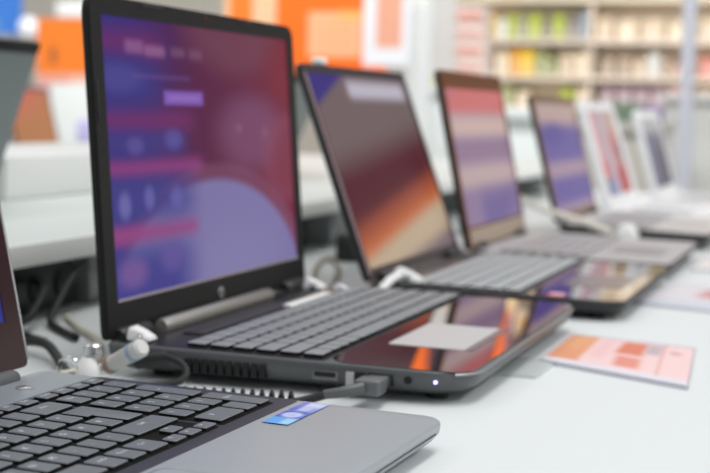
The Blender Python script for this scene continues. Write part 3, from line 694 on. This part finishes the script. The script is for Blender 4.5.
# orange displays right of the big screen
art = paint('poster_orange_big', OR, [('rect', .30, .20, .78, .72, (244, 184, 140), .03, 1), ('rect', .36, .30, .72, .34, (236, 150, 96), .02, .6), ('rect', .36, .42, .72, .46, (236, 150, 96), .02, .6), ('rect', .36, .54, .72, .58, (236, 150, 96), .02, .6), ('rect', .55, .62, .82, .74, (248, 180, 96), .04, .8)], rough=.6)
board('poster_sign', 'large orange display board with peach panel right of the big screen', 'sign', 276, -12, 386, 74, 5.0, art, mat('orange_edge', OR, .6))
board('poster_sign', 'narrow orange board below the peach panel beside the third screen', 'sign', 258, 66, 306, 116, 4.5, paint('poster_orange_low', (250, 116, 26), [('rect', .6, .0, 1, 1, (246, 110, 30), .1, .5)], rough=.6), mat('orange_edge', OR, .6))
board('poster_sign', 'peach and orange board just above the corner of the big screen', 'sign', 225, -70, 288, 34, 5.4, paint('poster_peach', (246, 200, 160), [('rect', .08, -.1, .45, 1.1, (250, 128, 36), .04, 1), ('rect', .0, .7, 1, 1.1, (240, 120, 40), .1, 1)], rough=.6), mat('orange_edge', OR, .6))
board('hanging_banner', 'tall orange banner hanging above the white column', 'banner', 406, -190, 444, -44, 4.52, paint('banner_orange', (255, 112, 10), [('rect', .3, .6, .7, .9, (250, 150, 70), .1, .5)], rough=.6), mat('orange_edge', OR, .6), post=False)
board('hanging_banner', 'orange and cream banner hanging above the striped cartons', 'banner', 484, -150, 530, -12, 6.3, paint('banner_cream', (255, 112, 10), [('rect', .3, -.1, 1.2, .10, (255, 236, 180), .04, 1), ('rect', -.1, -.1, .3, .10, (150, 120, 130), .04, 1), ('rect', .82, .12, 1.1, 1.1, (120, 96, 108), .06, 1)], rough=.6), mat('orange_edge', OR, .6), post=False)
board('framed_poster', 'white framed poster with salmon centre beside the white column', 'poster', 364, -46, 410, 66, 4.4, paint('poster_salmon', (224, 226, 232), [('rect', .28, .16, .84, .94, (222, 160, 134), .03, 1)], rough=.6), mat('frame_white', (230, 232, 236), .5), post=False)
# white column
a = at(405, 60, 4.55); c = at(427, 60, 4.55)
cb = MB(); cb.box(a.x, 4.55, -.9, c.x, 4.55 + .09, at(416, -40, 4.55).z, .01); col_ = cb.build('column', mat('column_white', (226, 230, 230), .5)); tag(col_, 'slim white column rising behind the third and fourth screens', 'column')
board('notice_board', 'plain grey board between white column and the shelf rack', 'board', 425, -60, 456, 82, 6.0, paint('board_grey', (198, 198, 196), [('rect', -.1, -.1, 1.1, .1, (206, 204, 200), .1, .8)], rough=.6), mat('panel_grey', (196, 196, 194), .6))
# white counter behind the row
def counter(label, px0, px1, pyt, Y, dep, m):
    a = at(px0, pyt, Y); c = at(px1, pyt, Y); zt_ = at((px0 + px1) / 2, pyt, Y).z
    r = empty('display_counter', ((a.x + c.x) / 2, Y, -.9), label=label, cat='counter'); w = (c.x - a.x) / 2
    MB().box(-w, 0, zt_ + .9 - .04, w, dep, zt_ + .9, .006).build('worktop', m, r)
    MB().box(-w + .02, .03, 0, w - .02, dep - .02, zt_ + .9 - .04, .004).build('cabinet', m, r)
    return zt_
CW = mat('counter_white', (214, 220, 220), .5)
CW2 = mat('counter_cool', (216, 222, 222), .5)
counter('white counter behind the third and fourth laptops', 392, 452, 84, 4.9, .5, CW)
counter('white counter seen between the fourth and fifth screens', 478, 548, 108, 4.3, .5, CW2)
counter('white counter behind the white laptops', 548, 662, 122, 5.2, .5, mat('counter_grey', (176, 172, 166), .5))
counter('white counter at the right edge behind the grey pole', 660, 760, 94, 5.9, .6, mat('counter_pale', (188, 190, 188), .5))
slab('product_box', 424, 77, 446, 84.5, 5.0, .12, mat('olive_box', (196, 180, 60), .6), 'flat olive yellow box on the white counter behind fourth laptop', 'box')
slab('product_box', 604, 102, 640, 123, 5.3, .15, mat('dark_green_box', (104, 122, 104), .6), 'dark green box on the counter behind the rosy display', 'box')
slab('product_box', 641, 105, 660, 123, 5.35, .15, mat('mauve_box', (140, 124, 164), .6), 'mauve box on the counter next to the dark green box', 'box')
# store rack at the right, with products
RY = 8.2
rk0, rk1 = at(452, 0, RY).x, at(760, 0, RY).x
rack = empty('store_rack', ((rk0 + rk1) / 2, RY, -.9), label='beige store rack filled with packs at the upper right', cat='shelf rack')
ox = rack.location.x
MB().box(rk0 - ox, .24, 0, rk1 - ox, .28, 2.22, .004).build('back_panel', mat('rack_beige', (250, 240, 222), .7, noise=.04, nscale=6), rack)
rows_px = [-44, -2, 40, 77, 108, 140]
zs = [at(600, p, RY).z for p in rows_px]
for zq in zs:
    MB().box(rk0 - ox, 0, zq + .9 - .012, rk1 - ox, .245, zq + .9, .003).build('shelf_board', mat('shelf_cream', (246, 234, 216), .6), rack)
    MB().box(rk0 - ox, -.012, zq + .9 - .025, rk1 - ox, 0, zq + .9 + .006, .002).build('price_rail', mat('price_rail_cream', (246, 230, 214), .6), rack)
for px in (454, 590, 756):
    xx = at(px, 40, RY).x - ox
    MB().box(xx - .015, .02, 0, xx + .015, .25, 2.22, .003).build('upright', mat('upright_cream', (232, 218, 200), .6), rack)
ORD = ['first', 'second', 'third', 'fourth', 'fifth', 'sixth', 'seventh', 'eighth', 'ninth', 'tenth', 'eleventh', 'twelfth', 'thirteenth', 'fourteenth', 'fifteenth', 'sixteenth', 'seventeenth', 'eighteenth', 'nineteenth', 'twentieth', 'twenty first', 'twenty second', 'twenty third', 'twenty fourth']
COLS = {'green': (176, 190, 60), 'grey': (168, 166, 152), 'white': (226, 226, 222), 'yellow': (244, 206, 60), 'orange': (244, 176, 64), 'olive': (168, 172, 120), 'beige': (222, 200, 172), 'brown': (178, 156, 132), 'mauve': (178, 152, 160), 'pink': (238, 196, 186), 'blue': (160, 178, 196), 'cream': (240, 222, 192), 'red': (224, 140, 128), 'dark': (140, 130, 120)}
def pack(px0, px1, zq, hpx, cname, label, group):
    x0 = at(px0, 40, RY).x; x1 = at(px1, 40, RY).x; h = hpx / F * 8.3; w = x1 - x0 - .006; cx = (x0 + x1) / 2
    r = empty('product_pack', (cx, RY + .05, zq + .0005), label=label, cat='product pack', group=group)
    c = COLS[cname]
    MB().box(-w / 2, 0, 0, w / 2, .16, h, .005).build('carton', mat('pack_' + cname, c, .55), r)
    m2 = mat('packlabel_' + cname, tuple(min(255, int(v * .55 + 120)) for v in c), .5)
    MB().box(-w * .34, -.0015, h * .2, w * .34, .001, h * .55, .0005, 1).build('label_panel', m2, r)
    MB().box(-w * .16, .07, h - .001, w * .16, .09, h + .018, .002, 1).build('hang_tab', m2, r)
rowspec = {  # shelf index : (name, [(px0, px1, height, colour)])
    0: ('uppermost shelf', [(470, 492, 26, 'cream'), (494, 510, 28, 'yellow'), (512, 530, 24, 'cream'), (532, 552, 30, 'orange'), (554, 574, 22, 'cream'), (600, 630, 26, 'beige'), (632, 660, 22, 'cream'), (662, 690, 28, 'pink')]),
    2: ('shelf with the green packs', [(482, 494, 26, 'yellow'), (494, 505, 22, 'white'), (505, 516, 27, 'green'), (516, 525, 24, 'grey'), (525, 540, 27, 'green'), (540, 550, 24, 'dark'), (550, 563, 27, 'green'), (563, 577, 25, 'dark'), (578, 586, 30, 'blue'), (594, 612, 24, 'beige'), (614, 636, 20, 'cream'), (638, 664, 22, 'beige'), (666, 684, 18, 'cream'), (698, 722, 24, 'beige')]),
    3: ('shelf with the yellow pack', [(478, 492, 24, 'beige'), (494, 508, 26, 'cream'), (509, 520, 29, 'orange'), (520, 533, 29, 'yellow'), (534, 546, 27, 'olive'), (546, 556, 20, 'olive'), (558, 572, 24, 'beige'), (573, 588, 26, 'cream'), (600, 616, 22, 'brown'), (617, 632, 24, 'brown'), (633, 646, 20, 'beige'), (647, 660, 26, 'white'), (661, 674, 22, 'brown'), (675, 686, 14, 'pink'), (700, 722, 22, 'red')]),
    4: ('shelf with the mauve packs', [(498, 514, 22, 'olive'), (516, 530, 16, 'cream'), (560, 574, 20, 'green'), (576, 588, 22, 'cream'), (600, 616, 24, 'mauve'), (617, 633, 26, 'mauve'), (634, 650, 24, 'mauve'), (651, 668, 25, 'mauve'), (669, 684, 25, 'pink'), (698, 716, 24, 'beige')]),
    1: ('shelf above the green packs', [(476, 496, 30, 'cream'), (498, 514, 26, 'orange'), (516, 534, 30, 'cream'), (536, 560, 26, 'beige'), (562, 586, 24, 'cream'), (600, 624, 22, 'beige'), (626, 652, 25, 'beige'), (654, 682, 20, 'cream')]),
    5: ('lowest visible shelf', [(552, 572, 22, 'olive'), (600, 620, 24, 'beige'), (622, 640, 22, 'pink'), (642, 656, 22, 'beige')])}
for k, (nm, lst) in rowspec.items():
    for i, (a_, b_, h_, cn) in enumerate(lst):
        pack(a_, b_, zs[k], h_, cn, f'{cn} pack, {ORD[i]} from the left on the {nm} of the rack', 'packs on the beige rack')
# stacked red and white packs left of rack
for i, (y0_, y1_, cn) in enumerate(((58, 75, 'pink'), (42, 58, 'red'), (24, 42, 'pink'), (6, 24, 'red'))):
    nm = ['lowest', 'second from the bottom', 'third from the bottom', 'topmost'][i]
    o_, e_ = slab('striped_carton', 453, y0_, 484, y1_ - .5, 6.6, .2, paint('striped_' + str(i), (232, 214, 206), [('rect', .1, .2, .9, .6, (228, 150, 134) if cn == 'red' else (226, 176, 166), .06, 1)]) , f'pale red striped carton beside the rack, {nm} of its stack', 'box', 'striped cartons beside the rack')
    me_ = o_.data; uvl = me_.uv_layers.new(name='UVMap')
    for lp_ in me_.loops:
        v_ = me_.vertices[lp_.vertex_index].co; uvl.data[lp_.index].uv = ((v_.x - e_[0]) / (e_[1] - e_[0]), (v_.z - e_[2]) / (e_[3] - e_[2]))
zb_ = at(468, 75, 6.6).z; a = at(448, 75, 6.6); c = at(490, 75, 6.6)
pd = empty('pedestal', ((a.x + c.x) / 2, 6.75, -.9), label='white pedestal under the striped cartons', cat='pedestal'); hw = (c.x - a.x) / 2
MB().box(-hw, -.17, zb_ + .9 - .03, hw, .17, zb_ + .9, .004).build('top', WHITEP, pd)
MB().box(-hw + .02, -.14, 0, hw - .02, .14, zb_ + .9 - .029, .004).build('body', WHITEP, pd)
# grey pole right
P = at(688, 60, 5.0)
gp = empty('support_pole', (P.x, 5.0, -.9), label='grey round pole near the right picture edge', cat='pole')
MB().lathe((0, 0, 0), (0, 0, 4.3), [(0, .028), (1, .028)], 20).build('shaft', mat('pole_grey', (192, 194, 206), .35, metal=.2), gp)
MB().lathe((0, 0, 0), (0, 0, .02), [(0, .08), (.7, .08), (1, .04)], 20).build('base_flange', FELT, gp)

# ================================================================== light
w = bpy.data.worlds.new('store_light'); SC.world = w; w.use_nodes = True
bg = w.node_tree.nodes['Background']; bg.inputs['Color'].default_value = (0.955, 0.985, 1.0, 1); bg.inputs['Strength'].default_value = 0.53
def lamp(name, loc, sx, sy, power, col=(1, .985, .96)):
    l = bpy.data.lights.new(name, 'AREA'); l.shape = 'RECTANGLE'; l.size = sx; l.size_y = sy; l.energy = power; l.color = col
    o = bpy.data.objects.new(name, l); COL.objects.link(o); o.location = loc
    return o
lamp('overhead_fill_light', (-1.6, .8, 2.3), .4, 5.0, 12)
lamp('overhead_fill_light', (.55, .0, 2.2), .6, 2.6, 33)  # unseen lamp added to lift the table and front decks
lamp('overhead_fill_light', (2.6, .6, 2.2), .5, 5.0, 44).rotation_euler = (0, math.radians(30), 0)  # unseen side lamp added to brighten faces turned to +x
lamp('overhead_fill_light', (-1.0, 2.9, 2.6), 7.0, .5, 150).rotation_euler = (math.radians(40), 0, 0)  # unseen lamp, added and tilted to light the poster fronts
lamp('overhead_fill_light', (.8, 5.6, 2.6), 6.0, .5, 95).rotation_euler = (math.radians(40), 0, 0)  # unseen lamp, added and tilted towards the rack and back wall

# ================================================================== camera
cd = bpy.data.cameras.new('camera'); co = bpy.data.objects.new('camera', cd); COL.objects.link(co)
cd.sensor_fit = 'HORIZONTAL'; cd.sensor_width = 36.0; cd.lens = F / 710 * 36.0
cd.clip_start = .02; cd.clip_end = 60
co.matrix_world = Matrix(((RT.x, UP.x, -FW.x, CAM.x), (RT.y, UP.y, -FW.y, CAM.y), (RT.z, UP.z, -FW.z, CAM.z), (0, 0, 0, 1)))
cd.dof.use_dof = True; cd.dof.focus_distance = .785; cd.dof.aperture_fstop = 8.4; cd.dof.aperture_blades = 9
SC.camera = co
SC.view_settings.view_transform = 'Standard'; SC.view_settings.look = 'None'; SC.view_settings.gamma = 1.0; SC.view_settings.exposure = 0.0
SC.view_settings.use_curve_mapping = False
